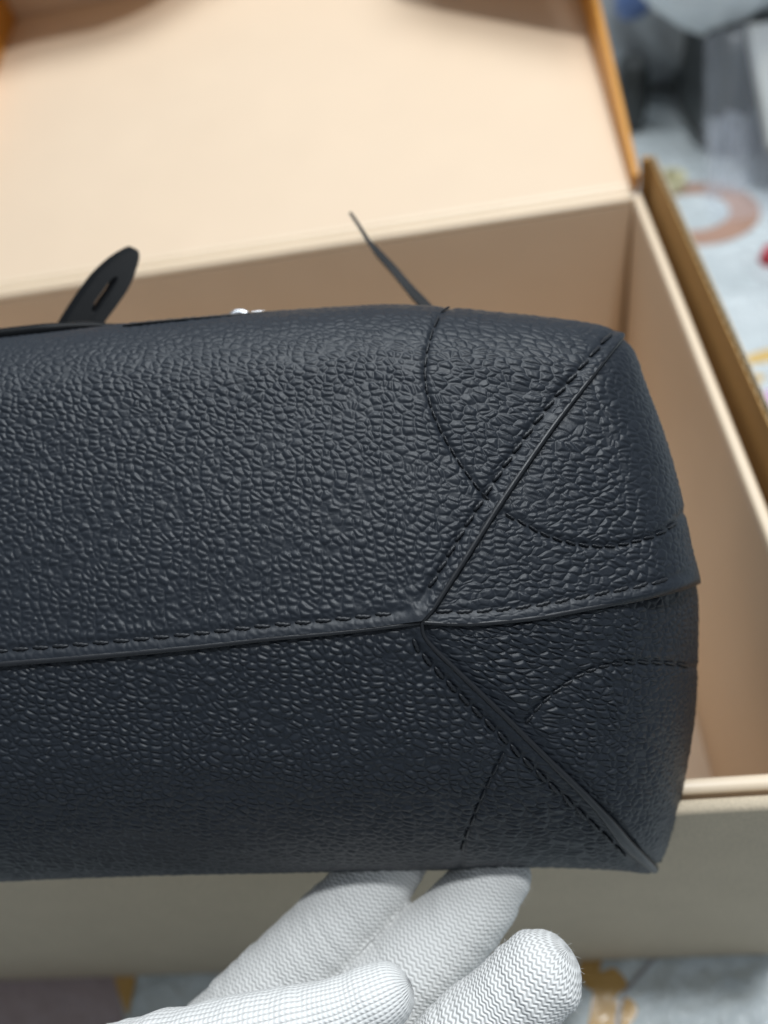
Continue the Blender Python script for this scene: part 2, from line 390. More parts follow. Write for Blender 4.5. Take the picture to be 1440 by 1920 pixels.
def worley3(x, y, z, k=0, jit=.76):
    """solid cells: distance to the border of the cell, two random numbers of the cell, offset to its seed"""
    i = np.floor(x).astype(int); j = np.floor(y).astype(int); l = np.floor(z).astype(int)
    best = np.full(x.shape, 9.); b = [np.zeros(x.shape) for _ in range(3)]; r1 = np.zeros(x.shape); r2 = np.zeros(x.shape); S = []
    for di in (-1, 0, 1):
        for dj in (-1, 0, 1):
            for dk in (-1, 0, 1):
                I, J, K = i + di, j + dj, l + dk
                p = [(I + .5 + jit * (hash3(I, J, K, k) - .5) - x).astype(np.float32), (J + .5 + jit * (hash3(I, J, K, k + 1) - .5) - y).astype(np.float32), (K + .5 + jit * (hash3(I, J, K, k + 2) - .5) - z).astype(np.float32)]
                d = p[0]**2 + p[1]**2 + p[2]**2; mk = d < best
                best = np.where(mk, d, best)
                for q in range(3): b[q] = np.where(mk, p[q], b[q])
                h = hash3(I, J, K, k + 3); r1 = np.where(mk, h, r1); r2 = np.where(mk, (h * 7.31) % 1, r2); S.append(p)
    e = np.full(x.shape, 9.)
    for p in S:
        dx = [p[q] - b[q] for q in range(3)]; l2 = dx[0]**2 + dx[1]**2 + dx[2]**2; ok = l2 > 1e-6
        e = np.minimum(e, np.where(ok, sum((p[q] + b[q]) * dx[q] for q in range(3)) * .5 / np.sqrt(np.where(ok, l2, 1)), 9.))
    return e, r1, r2, b[0], b[1]
def grain(X, Y, Z, wr):
    """pebbled leather relief; X, Y, Z in photo pixels at the focus distance; wr = how wrinkled (stretched) the grain is"""
    U, V = X, Y
    wx = fbm(U / 60, V / 60, 50) * 22 + fbm(U / 17, V / 17, 57, 2) * 4; wy = fbm(U / 60, V / 50, 70) * 18 + fbm(U / 17, V / 17, 77, 2) * 3.5
    x = X + wx; y = Y + wy - .16 * X; z = Z
    cx = 19.8 + 5 * wr; cy = 12.9 - .2 * wr
    e, r1, r2, bx, by = worley3(x / cx, y / cy, z / 40., 3)
    q = np.clip(e / .43, 0, 1); dome = 1 - (1 - q) ** 2
    tilt = bx * (r1 - .5) * .9 + by * (r2 - .5) * .7
    e2, c2, _, _, _ = worley3(x / 11.5 + 3.3, y / 8.5, z / 11., 23)
    sub = np.clip(e2 / .3, 0, 1); sub = 1 - (1 - sub) ** 2
    return dome * (.78 + .22 * r2) + tilt * .5 * dome + .09 * sub * dome + .07 * fbm(U / 6, V / 6, 90, 2)

# ------------------------------------------------------------------ handbag: outline and seams, measured in photo pixels
top_l = [(-620, 790), (-560, 715), (-480, 690), (-300, 668), (-150, 650), (0, 634), (150, 617), (260, 604), (400, 592), (500, 584), (640, 575), (720, 571), (800, 573)]
top_r = [(800, 573), (850, 577), (920, 584), (1000, 592), (1060, 599), (1110, 607), (1145, 617), (1168, 631)]
right_u = [(1168, 631), (1184, 650), (1196, 676), (1210, 718), (1228, 765), (1245, 812), (1262, 868), (1280, 938), (1294, 1008), (1302, 1050), (1307, 1088)]
right_l = [(1307, 1088), (1309, 1130), (1309, 1200), (1306, 1300), (1300, 1365), (1290, 1425), (1279, 1485), (1265, 1540), (1250, 1590), (1240, 1615), (1228, 1626)]
bot_r = [(1228, 1626), (1212, 1634), (1180, 1633), (1100, 1628), (1000, 1626), (860, 1630)]
bot_l = [(860, 1630), (700, 1633), (500, 1637), (300, 1641), (100, 1648), (0, 1653), (-200, 1664), (-400, 1664), (-560, 1640), (-620, 1560)]
left_e = [(-620, 1560), (-660, 1400), (-670, 1200), (-655, 1000), (-620, 790)]
SIL = np.vstack([poly_interp(c, step=11)[:-1] for c in (top_l, top_r, right_u, right_l, bot_r, bot_l, left_e)])
JU = (790, 1164)
seam_l = [(-660, 1300), (-500, 1288), (-250, 1266), (0, 1242), (125, 1232), (250, 1221), (375, 1209), (500, 1195), (600, 1186), (680, 1178), (745, 1170), JU]
diag_u = [JU, (812, 1138), (845, 1087), (900, 1000), (950, 922), (1030, 806), (1100, 715), (1148, 655), (1168, 631)]
seam_r = [JU, (850, 1167), (900, 1166), (1000, 1156), (1100, 1138), (1200, 1119), (1270, 1102), (1307, 1088)]
diag_d = [JU, (800, 1200), (855, 1256), (900, 1299), (950, 1347), (1000, 1397), (1050, 1446), (1100, 1493), (1150, 1543), (1190, 1588), (1228, 1626)]
seam_x = np.array(seam_l + seam_r[1:], float)
def sil_dist(u, v):
    u = np.asarray(u, float); v = np.asarray(v, float)
    if u.ndim == 2 and u.shape[0] > 60:          # sample every third column and interpolate
        k = np.unique(np.r_[np.arange(0, u.shape[0], 3), u.shape[0] - 1]); c = sil_dist0(u[k], v[k])
        f = np.interp(np.arange(u.shape[0]), k, np.arange(len(k))); i = np.minimum(f.astype(int), len(k) - 2); w = (f - i)[:, None]
        return c[i] * (1 - w) + c[i + 1] * w
    return sil_dist0(u, v)
def sil_dist0(u, v):
    P = np.stack([u, v], -1).reshape(-1, 2); out = np.full(len(P), 1e9)
    A = SIL; B = np.roll(SIL, -1, axis=0)
    lo = P.min(0) - 230; hi = P.max(0) + 230
    near = ((A > lo) & (A < hi)).all(1)
    if near.any(): A = A[near]; B = B[near]
    AB = B - A; l2 = (AB**2).sum(1) + 1e-9
    for c in range(0, len(P), 20000):
        p = P[c:c + 20000][:, None, :] - A[None]
        t = np.clip((p * AB).sum(-1) / l2, 0, 1)
        out[c:c + 20000] = np.sqrt(((p - t[..., None] * AB) ** 2).sum(-1).min(1))
    return out.reshape(np.shape(u))
def line_dist(u, v, line, step=9):
    A = poly_interp(line, step=step)[:-1]; B = poly_interp(line, step=step)[1:]
    P = np.stack([u, v], -1).reshape(-1, 2); out = np.full(len(P), 1e3); AB = B - A; l2 = (AB**2).sum(1) + 1e-9
    for c in range(0, len(A), 12):               # segment groups, only the points near each group
        a_ = A[c:c + 12]; ab = AB[c:c + 12]; lo = np.minimum(a_.min(0), B[c:c + 12].min(0)) - 75; hi = np.maximum(a_.max(0), B[c:c + 12].max(0)) + 75
        ix = np.where((P[:, 0] > lo[0]) & (P[:, 0] < hi[0]) & (P[:, 1] > lo[1]) & (P[:, 1] < hi[1]))[0]
        if not len(ix): continue
        p = P[ix][:, None, :] - a_[None]
        t = np.clip((p * ab).sum(-1) / l2[c:c + 12], 0, 1)
        out[ix] = np.minimum(out[ix], np.sqrt(((p - t[..., None] * ab) ** 2).sum(-1).min(1)))
    return out.reshape(np.shape(u))
def depth(u, v, d=None):
    """distance of the bag's bottom along the view axis at photo pixel (u, v)"""
    u = np.asarray(u, float); v = np.asarray(v, float)
    if d is None: d = sil_dist(u, v)
    sv = np.interp(u, seam_x[:, 0], seam_x[:, 1])
    dv = (v - sv) / 500.
    z = .1925 + .0060 * dv**2 - .0060 * np.minimum(dv, 0) + .006 * np.maximum(dv, 0)
    z = z + np.where(u < 770, (770 - u) / 1000 * .010, .010 * (np.maximum(u - 770, 0) / 540) ** 2)
    Rp = np.where(dv > 0, 240., 125.) * np.clip(1.0 - .35 * np.clip((u - 900) / 400, 0, 1), 0, 1)
    Rm = np.where(dv > 0, .029, .018)
    k = np.clip(1 - d / Rp, 0, 1)
    return z + Rm * (1 - np.sqrt(np.maximum(0, 1 - k * k)))
# reinforcement stitch arcs
arc_a = [(846, 576), (832, 582), (815, 610), (803, 648), (797, 695), (803, 742), (820, 792), (850, 848), (880, 893), (905, 925), (921, 941)]
arc_b = [(945, 962), (980, 980), (1020, 1001), (1060, 1015), (1100, 1022), (1150, 1023), (1200, 1012), (1236, 1000), (1262, 984), (1284, 960)]
arc_c = [(985, 1357), (1010, 1325), (1040, 1298), (1080, 1270), (1120, 1252), (1170, 1243), (1220, 1242), (1268, 1245), (1303, 1251)]
arc_d = [(946, 1410), (930, 1441), (905, 1492), (885, 1542), (870, 1582), (862, 1622)]
def offset_line(line, off):
    p = poly_interp(line, step=6); t = np.gradient(p, axis=0); t /= np.linalg.norm(t, axis=1)[:, None]
    off = np.interp(np.linspace(0, 1, len(p)), np.linspace(0, 1, len(np.atleast_1d(off))), np.atleast_1d(off)) if np.size(off) > 1 else off
    return p + np.stack([t[:, 1], -t[:, 0]], -1) * np.reshape(off, (-1, 1))
st_l = offset_line(seam_l, 22)[:-4]
st_du = offset_line(diag_u, [-26, -31, -31, -24, -16])[3:-2] if False else offset_line(diag_u, -30)
# side of offsets: for a rightward line positive = up in the picture
st_du = offset_line(diag_u, [24, 30, 31, 28, 20])[4:-1]
st_r = offset_line(seam_r, 21)[4:-4]
st_dd = offset_line(diag_d, [-20, -29, -31, -30, -22])[4:-6]

bag = empty('handbag', at(770, 1165, .26), 'black pebbled leather handbag held on its side showing its seamed bottom', 'handbag')
def add(o): return adopt(o, bag)
WALL_DIR = FW + .2 * UP; WALL_DIR /= np.linalg.norm(WALL_DIR)
def panel(name, G, over, stitched, uv0, wr_c):
    """G: (n, m, 2) pixel grid, last index running to the silhouette; over = seam this panel laps over; uv0 direction of grain"""
    u, v = G[..., 0], G[..., 1]
    d = sil_dist(u, v); d[:, -1] = 0
    P = at(u, v, depth(u, v, d))
    du = np.gradient(P, axis=0); dm = np.gradient(P, axis=1)
    nrm = np.cross(du, dm); nl = np.linalg.norm(nrm, axis=-1, keepdims=True); nrm = nrm / np.maximum(nl, 1e-12)
    flip = (nrm * (CP - P)).sum(-1).mean() < 0
    if flip: nrm = -nrm
    # degenerate rows (fan apex, corner): use the neighbours
    bad = nl[..., 0] < 1e-10
    if bad.any():
        nrm[bad] = -FW
    arc = np.concatenate([np.zeros_like(P[:, :1, 0]), np.cumsum(np.linalg.norm(np.diff(P, axis=1), axis=-1), axis=1)], 1) * FPX / .193
    pd = np.diff(G, axis=1); pl_ = np.linalg.norm(pd, axis=-1, keepdims=True); dirn = G[:, -1] - G[:, 0]; dl = np.linalg.norm(dirn, axis=-1, keepdims=True)
    dirn = dirn / np.maximum(dl, 1e-6)
    UV = G[:, :1] + dirn[:, None] * arc[..., None]
    # relief: lap over the neighbouring panel, stitch grooves, grain
    off = np.zeros(u.shape)
    for ln, h, w in over:
        e = line_dist(u, v, ln)
        off += h * np.exp(-(e / w) ** 2)
    groove = np.zeros(u.shape)
    for ln, h, w in stitched:
        e = line_dist(u, v, ln)
        off -= h * np.exp(-(e / w) ** 2)
        groove = np.maximum(groove, np.exp(-(e / (w * 1.0)) ** 2))
    wr = np.clip(np.exp(-((u - wr_c[0]) / 260) ** 2 - ((v - wr_c[1]) / 330) ** 2), 0, 1)
    K_ = FPX / .193
    g = grain((P - CP) @ RI * K_, -(P - CP) @ UP * K_, (P - CP) @ FW * K_, wr)
    amp = .00048 * np.where(v > np.interp(u, seam_x[:, 0], seam_x[:, 1]), 1.3, 1.0) * (.42 + .58 * np.clip(d / 130, 0, 1)) * (1 + .15 * wr) * (1 - .65 * groove)
    edge = np.ones(u.shape)
    for ln, h, w in over[:1]:
        edge = .30 + .70 * np.clip((line_dist(u, v, ln) - 5) / 34, 0, 1) ** .8
    P = P + nrm * (off + amp * edge * g)[..., None]
    # carry on down the bag's side, away from the camera
    ext = [P]
    for L_ in np.array([.004, .010, .02, .04, .07, .11]):
        ext.append((P[:, -1] + WALL_DIR * L_)[:, None])
    m_ = len(ext) - 1
    UVx = np.concatenate([UV] + [(UV[:, -1] + dirn * L_ * FPX / .193)[:, None] for L_ in (.004, .010, .02, .04, .07, .11)], 1)
    return add(grid_mesh(name, np.concatenate(ext, 1), M_leather, None, UVx, flip=not flip))
def tspace(m): 
    tau = np.linspace(0, 1, m); return 1 - (1 - tau) ** 1.55
def ruled(inner, outer, m):
    t = tspace(m)[None, :, None]
    return inner[:, None] * (1 - t) + outer[:, None] * t
def cat_lines(parts):
    return np.vstack([p if i == 0 else p[1:] for i, p in enumerate(parts)])
RES = 1.9
def split_left(line_seam, line_out, n_far, n_near, x_cut=-30):
    a = poly_interp(line_seam, step=3); b = poly_interp(line_out, step=3)
    xs = np.r_[np.linspace(a[0, 0], x_cut, n_far), np.linspace(x_cut, a[-1, 0], n_near)[1:]]
    s = (xs - xs[0]) / (xs[-1] - xs[0]); xo = b[0, 0] + s * (b[-1, 0] - b[0, 0])
    return np.stack([xs, np.interp(xs, a[:, 0], a[:, 1])], -1), np.stack([xo, np.interp(xo, b[:, 0], b[:, 1])], -1)
n_near = int(820 / RES); n_dg = int(560 / RES)
# upper main panel
i1, o1 = split_left(seam_l, top_l, 120, n_near)
i2 = poly_interp(diag_u, n=n_dg); o2 = poly_interp(top_r, n=n_dg)
panel('upper_panel', ruled(cat_lines([i1, i2]), cat_lines([o1, o2]), 300),
      [(seam_l[3:], .00085, 36), (diag_u, .00075, 28)], [(st_l[60:], .00045, 9), (st_du, .00055, 9), (arc_a, .00045, 7)], None, (1120, 720))
# lower main panel
i1, o1 = split_left(seam_l, bot_l[::-1], 120, n_near)
i2 = poly_interp(diag_d, n=n_dg); o2 = poly_interp(bot_r[::-1], n=n_dg)
o2 = o1[-1] * 0 + o2
panel('lower_panel', ruled(cat_lines([i1, i2]), cat_lines([o1, o2]), 300),
      [(diag_d, .00070, 30), (seam_l[3:], -.00055, 22)], [(st_dd, .00050, 9), (arc_d, .00042, 7)], None, (1150, 1600))
def fan(a, b, sil, n, m):
    t = tspace(m); A = poly_interp(a, n=400); B = poly_interp(b, n=400); S = poly_interp(sil, n=n)
    tt = np.linspace(0, 1, 400)
    At = np.stack([np.interp(t, tt, A[:, k]) for k in (0, 1)], -1); Bt = np.stack([np.interp(t, tt, B[:, k]) for k in (0, 1)], -1)
    s = np.linspace(0, 1, n)[:, None, None]
    base = (1 - s) * At[None] + s * Bt[None]
    corr = S - ((1 - s[:, 0]) * A[-1] + s[:, 0] * B[-1])
    return base + t[None, :, None] * corr[:, None]
panel('upper_side_panel', fan(diag_u, seam_r, right_u, 300, 330), [(seam_r, .00085, 34), (diag_u, -.00050, 20)], [(st_r, .00042, 9), (arc_b, .00050, 8)], None, (1150, 780))
panel('lower_side_panel', fan(seam_r, diag_d, right_l, 320, 330), [(diag_d, -.00050, 20), (seam_r, -.0005, 20)], [(arc_c, .00042, 7)], None, (1120, 1450))
# far end of the bag (outside the picture) and its mouth
lft = poly_interp(left_e, n=40); lft = lft[::-1]
Pl = at(lft[:, 0], lft[:, 1], depth(lft[:, 0], lft[:, 1], np.zeros(40)))
add(grid_mesh('end_panel', np.stack([Pl + WALL_DIR * k for k in (0, .01, .03, .06, .11)], 1), M_strap))
ring = np.vstack([poly_interp(c, step=60)[:-1] for c in (top_l, top_r, right_u, right_l, bot_r, bot_l, left_e)])
Pr = at(ring[:, 0], ring[:, 1], depth(ring[:, 0], ring[:, 1], np.zeros(len(ring)))) + WALL_DIR * .109
cen = Pr.mean(0) + WALL_DIR * .01
add(mesh_obj('mouth_lining', np.vstack([Pr, Pr * .5 + cen * .5, cen[None]]),
    [[i, (i + 1) % len(ring), len(ring) + (i + 1) % len(ring), len(ring) + i] for i in range(len(ring))] + [[len(ring) + i, len(ring) + (i + 1) % len(ring), 2 * len(ring)] for i in range(len(ring))], M_strap))

# painted cut edges that lap over the neighbouring panel
def binding(name, line, r_px, side, lift, squash=(1, 1), step=5, wob=.0, end_in=0):
    p = offset_line(line, side); 
    if end_in: p = p[:-end_in]
    p = p[::1]
    dd = sil_dist(p[:, 0], p[:, 1]); dd[[0]] = np.maximum(dd[[0]], 0)
    z = depth(p[:, 0], p[:, 1], np.maximum(dd, .5)) - lift
    n = len(p); rr = np.interp(np.linspace(0, 1, n), np.linspace(0, 1, len(r_px)), r_px) * .193 / FPX
    rr = rr * (1 + wob * (vnoise(np.arange(n) * .37, np.zeros(n), 9) - .5))
    P = at(p[:, 0], p[:, 1], z)
    V, F = sweep(P, rr, 12, FW, squash)
    return add(mesh_obj(name, V, F, M_edge))
binding('cut_edge', seam_l, [7, 7, 7, 7, 6.5, 5.5, 4.5], -3.0, .00030, (1, 1.1), wob=.12)
binding('cut_edge', diag_u, [5, 6, 6.2, 6.0, 5.0, 2.5], -1.5, .00050, (1, 1.1), wob=.1)
binding('cut_edge', seam_r, [4.5, 5.5, 6, 6, 6, 6.5], -2.6, .00034, (1, 1.1), wob=.12)
binding('cut_edge', diag_d, [3, 4.6, 5, 5.2, 5.5, 6.5, 8, 13, 11], [0, 0, 0, 0, 0, 0, -2, -7, -3], .00072, (1, 1.0), wob=.1)
# rolled edge behind the top outline on the left
p = poly_interp([(-560, 716), (-300, 664), (-100, 640), (0, 627), (80, 618), (150, 611), (200, 609), (240, 606)], step=12)
V, F = sweep(at(p[:, 0], p[:, 1] + 3, np.full(len(p), .236)), np.interp(np.arange(len(p)), [0, len(p) * .8, len(p) - 1], [.0022, .0022, .0004]), 12)
add(mesh_obj('rolled_edge', V, F, M_strap))
p = poly_interp([(230, 609), (330, 599), (450, 589), (560, 581), (640, 577)], step=12)
V, F = sweep(at(p[:, 0], p[:, 1] + 2, np.full(len(p), .226)), np.interp(np.arange(len(p)), [0, 3, len(p) - 1], [.0002, .0005, .00025]), 8)
add(mesh_obj('rolled_edge', V, F, M_strap))

# stitches: one shared twisted thread, placed one by one
def stitch_mesh():
    n, k = 15, 8; V = []; F = []
    for i in range(n):
        x = -0.5 + i / (n - 1); e = min(1, (1 - abs(2 * x)) * 3.2); r = .5 * math.sqrt(max(.02, e))
        lift = .35 * (1 - (2 * x) ** 2) - .25
        for j in range(k):
            t = 2 * math.pi * j / k; rr = r * (1 + .22 * math.cos(2 * t + i * 1.5))
            V.append((x, rr * math.cos(t), rr * math.sin(t) + lift))
    for i in range(n - 1):
        for j in range(k): F.append([i * k + j, i * k + (j + 1) % k, (i + 1) * k + (j + 1) % k, (i + 1) * k + j])
    F.append(list(range(k))[::-1]); F.append([(n - 1) * k + j for j in range(k)])
    me = bpy.data.meshes.new('stitch'); me.from_pydata(V, [], F); me.update(); me.shade_smooth(); me.materials.append(M_thread); return me
SM = stitch_mesh()
INV = Matrix.Translation(bag.location).inverted()
def stitch_line(line, pitch, length, width, skew=0.0, sink=0.0):
    p = np.asarray(line, float)
    s = np.r_[0, np.cumsum(np.linalg.norm(np.diff(p, axis=0), axis=1))]
    n = int(s[-1] / pitch)
    for i in range(n):
        c = (i + .5) * pitch + random.uniform(-.6, .6)
        m_ = np.array([np.interp(c, s, p[:, k]) for k in (0, 1)])
        if m_[0] < -40: continue
        a = np.array([np.interp(c - 4, s, p[:, k]) for k in (0, 1)]); b_ = np.array([np.interp(c + 4, s, p[:, k]) for k in (0, 1)])
        tdir = (b_ - a) / max(1e-6, np.linalg.norm(b_ - a)); pr = np.array([-tdir[1], tdir[0]])
        t2 = tdir + pr * (skew + random.uniform(-.05, .05)); t2 /= np.linalg.norm(t2)
        e0, e1 = m_ - t2 * length / 2, m_ + t2 * length / 2
        q = np.array([e0, e1, m_, m_ + pr * 3])
        dq = np.maximum(sil_dist(q[:, 0], q[:, 1]), 1.)
        Z = depth(q[:, 0], q[:, 1], dq)
        Q = at(q[:, 0], q[:, 1], Z)
        X = Vector(Q[1] - Q[0]); ln = X.length; X.normalize(); Y = Vector(Q[3] - Q[2]); nz = X.cross(Y); nz.normalize()
        if nz.dot(Vector(CP - Q[2])) < 0: nz = -nz
        Y = nz.cross(X); wd = width * .193 / FPX
        c3 = Vector(Q[2]) + nz * sink
        o = bpy.data.objects.new('stitch', SM); COL.objects.link(o)
        o.parent = bag; o.matrix_parent_inverse = INV
        o.matrix_basis = Matrix((( X.x * ln, Y.x * wd, nz.x * wd, c3.x), (X.y * ln, Y.y * wd, nz.y * wd, c3.y), (X.z * ln, Y.z * wd, nz.z * wd, c3.z), (0, 0, 0, 1)))
stitch_line(st_l, 38, 33, 7.5, .12, .00030)
stitch_line(st_du[::-1], 33, 27, 7.5, .12, .00030)
stitch_line(st_r, 37, 33, 7.5, -.12, .00030)
stitch_line(st_dd, 34, 29, 7.5, .1, .00030)
stitch_line(poly_interp(arc_a, step=5), 26, 21, 4.8, 0, .00004)
stitch_line(poly_interp(arc_b, step=5), 25, 21, 4.8, .1, .00004)
stitch_line(poly_interp(arc_c, step=5), 25, 21, 4.8, .1, .00004)
stitch_line(poly_interp(arc_d, step=5), 26, 21, 4.8, 0, .00004)

# strap end with a slot, standing up behind the bag
outer = poly_interp([(104, 640), (122, 606), (142, 574), (165, 540), (188, 512), (216, 487), (240, 472), (256, 466), (262, 478), (257, 502), (242, 540), (217, 577), (196, 606), (180, 640), (104, 640)], n=60)[:-1]
slot = poly_interp([(169, 582), (176, 568), (190, 548), (204, 528), (216, 517), (223, 517), (222, 527), (212, 545), (198, 565), (186, 582), (178, 590), (170, 588), (169, 582)], n=60)[:-1]
ex = -.0026 * RI + .0016 * FW + .0014 * UP
zz = lambda p: .262 - (p[:, 1] - 466) / 174 * .006
def ringpts(p, k): return at(p[:, 0], p[:, 1], zz(p)) + ex * k
co = outer.mean(0); ao = np.arctan2(outer[:, 1] - 550, outer[:, 0] - 196); as_ = np.arctan2(slot[:, 1] - 550, slot[:, 0] - 196)
k0 = int(np.argmin(np.linalg.norm(outer - slot[0], axis=1)))
def match(o_, s_):
    best = None
    for sgn in (1, -1):
        for r in range(len(s_)):
            q = np.roll(s_[::sgn], r, axis=0); e = np.linalg.norm(o_ - q, axis=1).sum()
            if best is None or e < best[0]: best = (e, q)
    return best[1]
slot = (slot - slot.mean(0)) * .92 + slot.mean(0); slot[:, 0] += (slot[:, 0] - np.interp(slot[:, 1], [517, 590], [221, 174])) * -.10
slot = match(outer, slot); n = len(outer)
V = np.vstack([ringpts(outer, 0), ringpts(outer, 1), ringpts(slot, 0), ringpts(slot, 1)]); F = []
for i in range(n):
    j = (i + 1) % n
    F += [[i, j, 2 * n + j, 2 * n + i], [n + i, 3 * n + i, 3 * n + j, n + j], [i, n + i, n + j, j], [2 * n + i, 2 * n + j, 3 * n + j, 3 * n + i]]
tab = add(mesh_obj('strap_tab', V, F, M_strap, None, smooth=False))
bvm = tab.modifiers.new('bevel', 'BEVEL'); bvm.width = .0004; bvm.segments = 2
# glossy strap base
p = poly_interp([(95, 616), (125, 612), (150, 609), (175, 609), (205, 613)], n=14)
V, F = sweep(at(p[:, 0], p[:, 1] + 2, np.full(14, .238)), np.r_[.0006, np.full(12, .0013), .0006], 12, None, (1.0, 1.6))
add(mesh_obj('strap_keeper', V, F, M_strap))
# thin strap seen edge on
p = poly_interp([(656, 398), (668, 415), (681, 436), (694, 456), (712, 476), (736, 502), (768, 540), (800, 574), (824, 604)], n=30)
zc = np.linspace(.275, .245, 30); P = at(p[:, 0], p[:, 1], zc)
wpx = np.interp(np.arange(30), [0, 7, 9, 20, 29], [3.0, 4.2, 6.2, 8.0, 9.0]) * .26 / FPX
Tn = np.gradient(P, axis=0); Tn /= np.linalg.norm(Tn, axis=1)[:, None]
side = np.cross(Tn, FW); side /= np.linalg.norm(side, axis=1)[:, None]
bk = FW * .008 + RI * .0015
V = np.vstack([P - side * wpx[:, None], P + side * wpx[:, None], P + side * wpx[:, None] + bk, P - side * wpx[:, None] + bk]); n = 30; F = []
for i in range(n - 1):
    for k in range(4): F.append([k * n + i, k * n + i + 1, ((k + 1) % 4) * n + i + 1, ((k + 1) % 4) * n + i])
F += [[0, n, 2 * n, 3 * n][::-1], [n - 1, 2 * n - 1, 3 * n - 1, 4 * n - 1]]
add(mesh_obj('cord_strap', V, F, M_strap, None, smooth=False))
# clasp glinting behind the top edge
t = np.linspace(0, 2 * math.pi, 25)[:-1]; q = np.stack([450 + 20 * np.cos(t), 604 + 18 * np.sin(t)], -1); q = np.vstack([q, q[:1]])
V, F = sweep(at(q[:, 0], q[:, 1], np.full(25, .25)), .0011, 10, None, cap=False)
clasp = add(mesh_obj('metal_clasp', V, F, M_metal))
p = poly_interp([(462, 594), (480, 587), (498, 588), (512, 596)], n=10)
V, F = sweep(at(p[:, 0], p[:, 1], np.full(10, .25)), .0007, 8)
add(mesh_obj('metal_clasp', V, F, M_metal))

# ------------------------------------------------------------------ gloved hand
chains = {   # centre pixel x, y, depth, radius in pixels at that depth
    'index': [(250, 2095, .222, 92), (350, 2004, .228, 86), (460, 1897, .232, 79), (560, 1800, .235, 79), (660, 1700, .238, 74), (735, 1615, .241, 66)],
    'middle': [(430, 2170, .214, 94), (560, 2035, .220, 89), (690, 1899, .225, 85), (785, 1803, .229, 84), (866, 1722, .233, 78), (930, 1640, .237, 66)],
    'ring': [(560, 2235, .206, 92), (700, 2110, .205, 87), (820, 2002, .204, 83), (890, 1940, .2035, 86), (950, 1886, .203, 82), (1010, 1830, .202, 80)],
    'pinky': [(700, 2340, .200, 82), (820, 2250, .198, 76), (930, 2180, .196, 72), (1020, 2120, .195, 66)],
    'thumb': [(60, 2130, .205, 140), (190, 2060, .201, 118), (310, 2007, .197, 100), (440, 1962, .194, 84), (545, 1930, .192, 72), (640, 1903, .191, 63), (716, 1868, .191, 59)],
    'palm_a': [(250, 2095, .222, 95), (60, 2300, .220, 120), (-120, 2520, .220, 130)],
    'palm_b': [(430, 2170, .214, 95), (200, 2380, .214, 130), (-80, 2560, .218, 135)],
    'palm_c': [(560, 2235, .206, 95), (320, 2440, .208, 125), (-40, 2600, .215, 135)],
    'palm_d': [(700, 2340, .200, 85), (430, 2500, .204, 115), (0, 2640, .213, 130)],
    'thumb_base': [(60, 2130, .205, 140), (20, 2350, .212, 140), (-100, 2540, .217, 138)],
    'cuff': [(-60, 2560, .217, 170), (-160, 2700, .219, 165), (-260, 2840, .222, 175)],
}
def capsule(pts, rad, ns=28):
    pts = poly_interp(np.c_[pts, rad], n=max(12, len(pts) * 7)); rad = pts[:, 3]; pts = pts[:, :3]
    a = np.linspace(0, math.pi / 2, 7)[1:]
    t0 = pts[0] - pts[1]; t0 /= np.linalg.norm(t0); t1 = pts[-1] - pts[-2]; t1 /= np.linalg.norm(t1)
    pre = [(pts[0] + t0 * rad[0] * math.sin(x), rad[0] * max(.02, math.cos(x))) for x in a[::-1]]
    post = [(pts[-1] + t1 * rad[-1] * math.sin(x), rad[-1] * max(.02, math.cos(x))) for x in a]
    P = np.vstack([[q[0] for q in pre], pts, [q[0] for q in post]]); R = np.r_[[q[1] for q in pre], rad, [q[1] for q in post]]
    return sweep(P, R, ns)
allV = []; allF = []; base = 0; skel = {}
for nm, c in chains.items():
    c = np.array(c, float); P = at(c[:, 0], c[:, 1], c[:, 2]); R = c[:, 3] * c[:, 2] / FPX
    skel[nm] = (P, R)
    V, F = capsule(P, R); allV.append(V); allF += [[i + base for i in f] for f in F]; base += len(V)
person = empty('person', skel['cuff'][0][-1], 'hand in a white knitted glove reaching in from below to hold up the black bag', 'person')
tmp = mesh_obj('glove_raw', np.vstack(allV), allF)
rm = tmp.modifiers.new('r', 'REMESH'); rm.mode = 'VOXEL'; rm.voxel_size = .00062; rm.use_smooth_shade = True
sm = tmp.modifiers.new('s', 'SMOOTH'); sm.factor = .5; sm.iterations = 6
dg = bpy.context.evaluated_depsgraph_get(); me = bpy.data.meshes.new_from_object(tmp.evaluated_get(dg))
bpy.data.objects.remove(tmp); me.name = 'glove'
nv = len(me.vertices); co = np.zeros(nv * 3, np.float32); me.vertices.foreach_get('co', co); co = co.reshape(-1, 3).astype(float)
nr_ = np.zeros(nv * 3, np.float32); me.vertices.foreach_get('normal', nr_); nr_ = nr_.reshape(-1, 3).astype(float)
fa, fb, fc = (co - CP) @ RI * 1000, (co - CP) @ UP * 1000, (co - CP) @ FW * 1000
crease = fbm((fa + fb) / 9 + 50, (fa - fb) / 26 + fc / 20 + 50, 61, 3) * .0014 + (np.abs(fbm((fa + fb * .8) / 6 + 80, fc / 9 + 80, 66, 2)) - .1) * .0014
co = co + nr_ * crease[:, None]; me.vertices.foreach_set('co', co.astype(np.float32).ravel()); me.update()
bestd = np.full(nv, 1e9); S_ = np.zeros(nv); CS = np.zeros(nv); SN = np.zeros(nv); KD = np.zeros(nv); RR = np.ones(nv) * .01
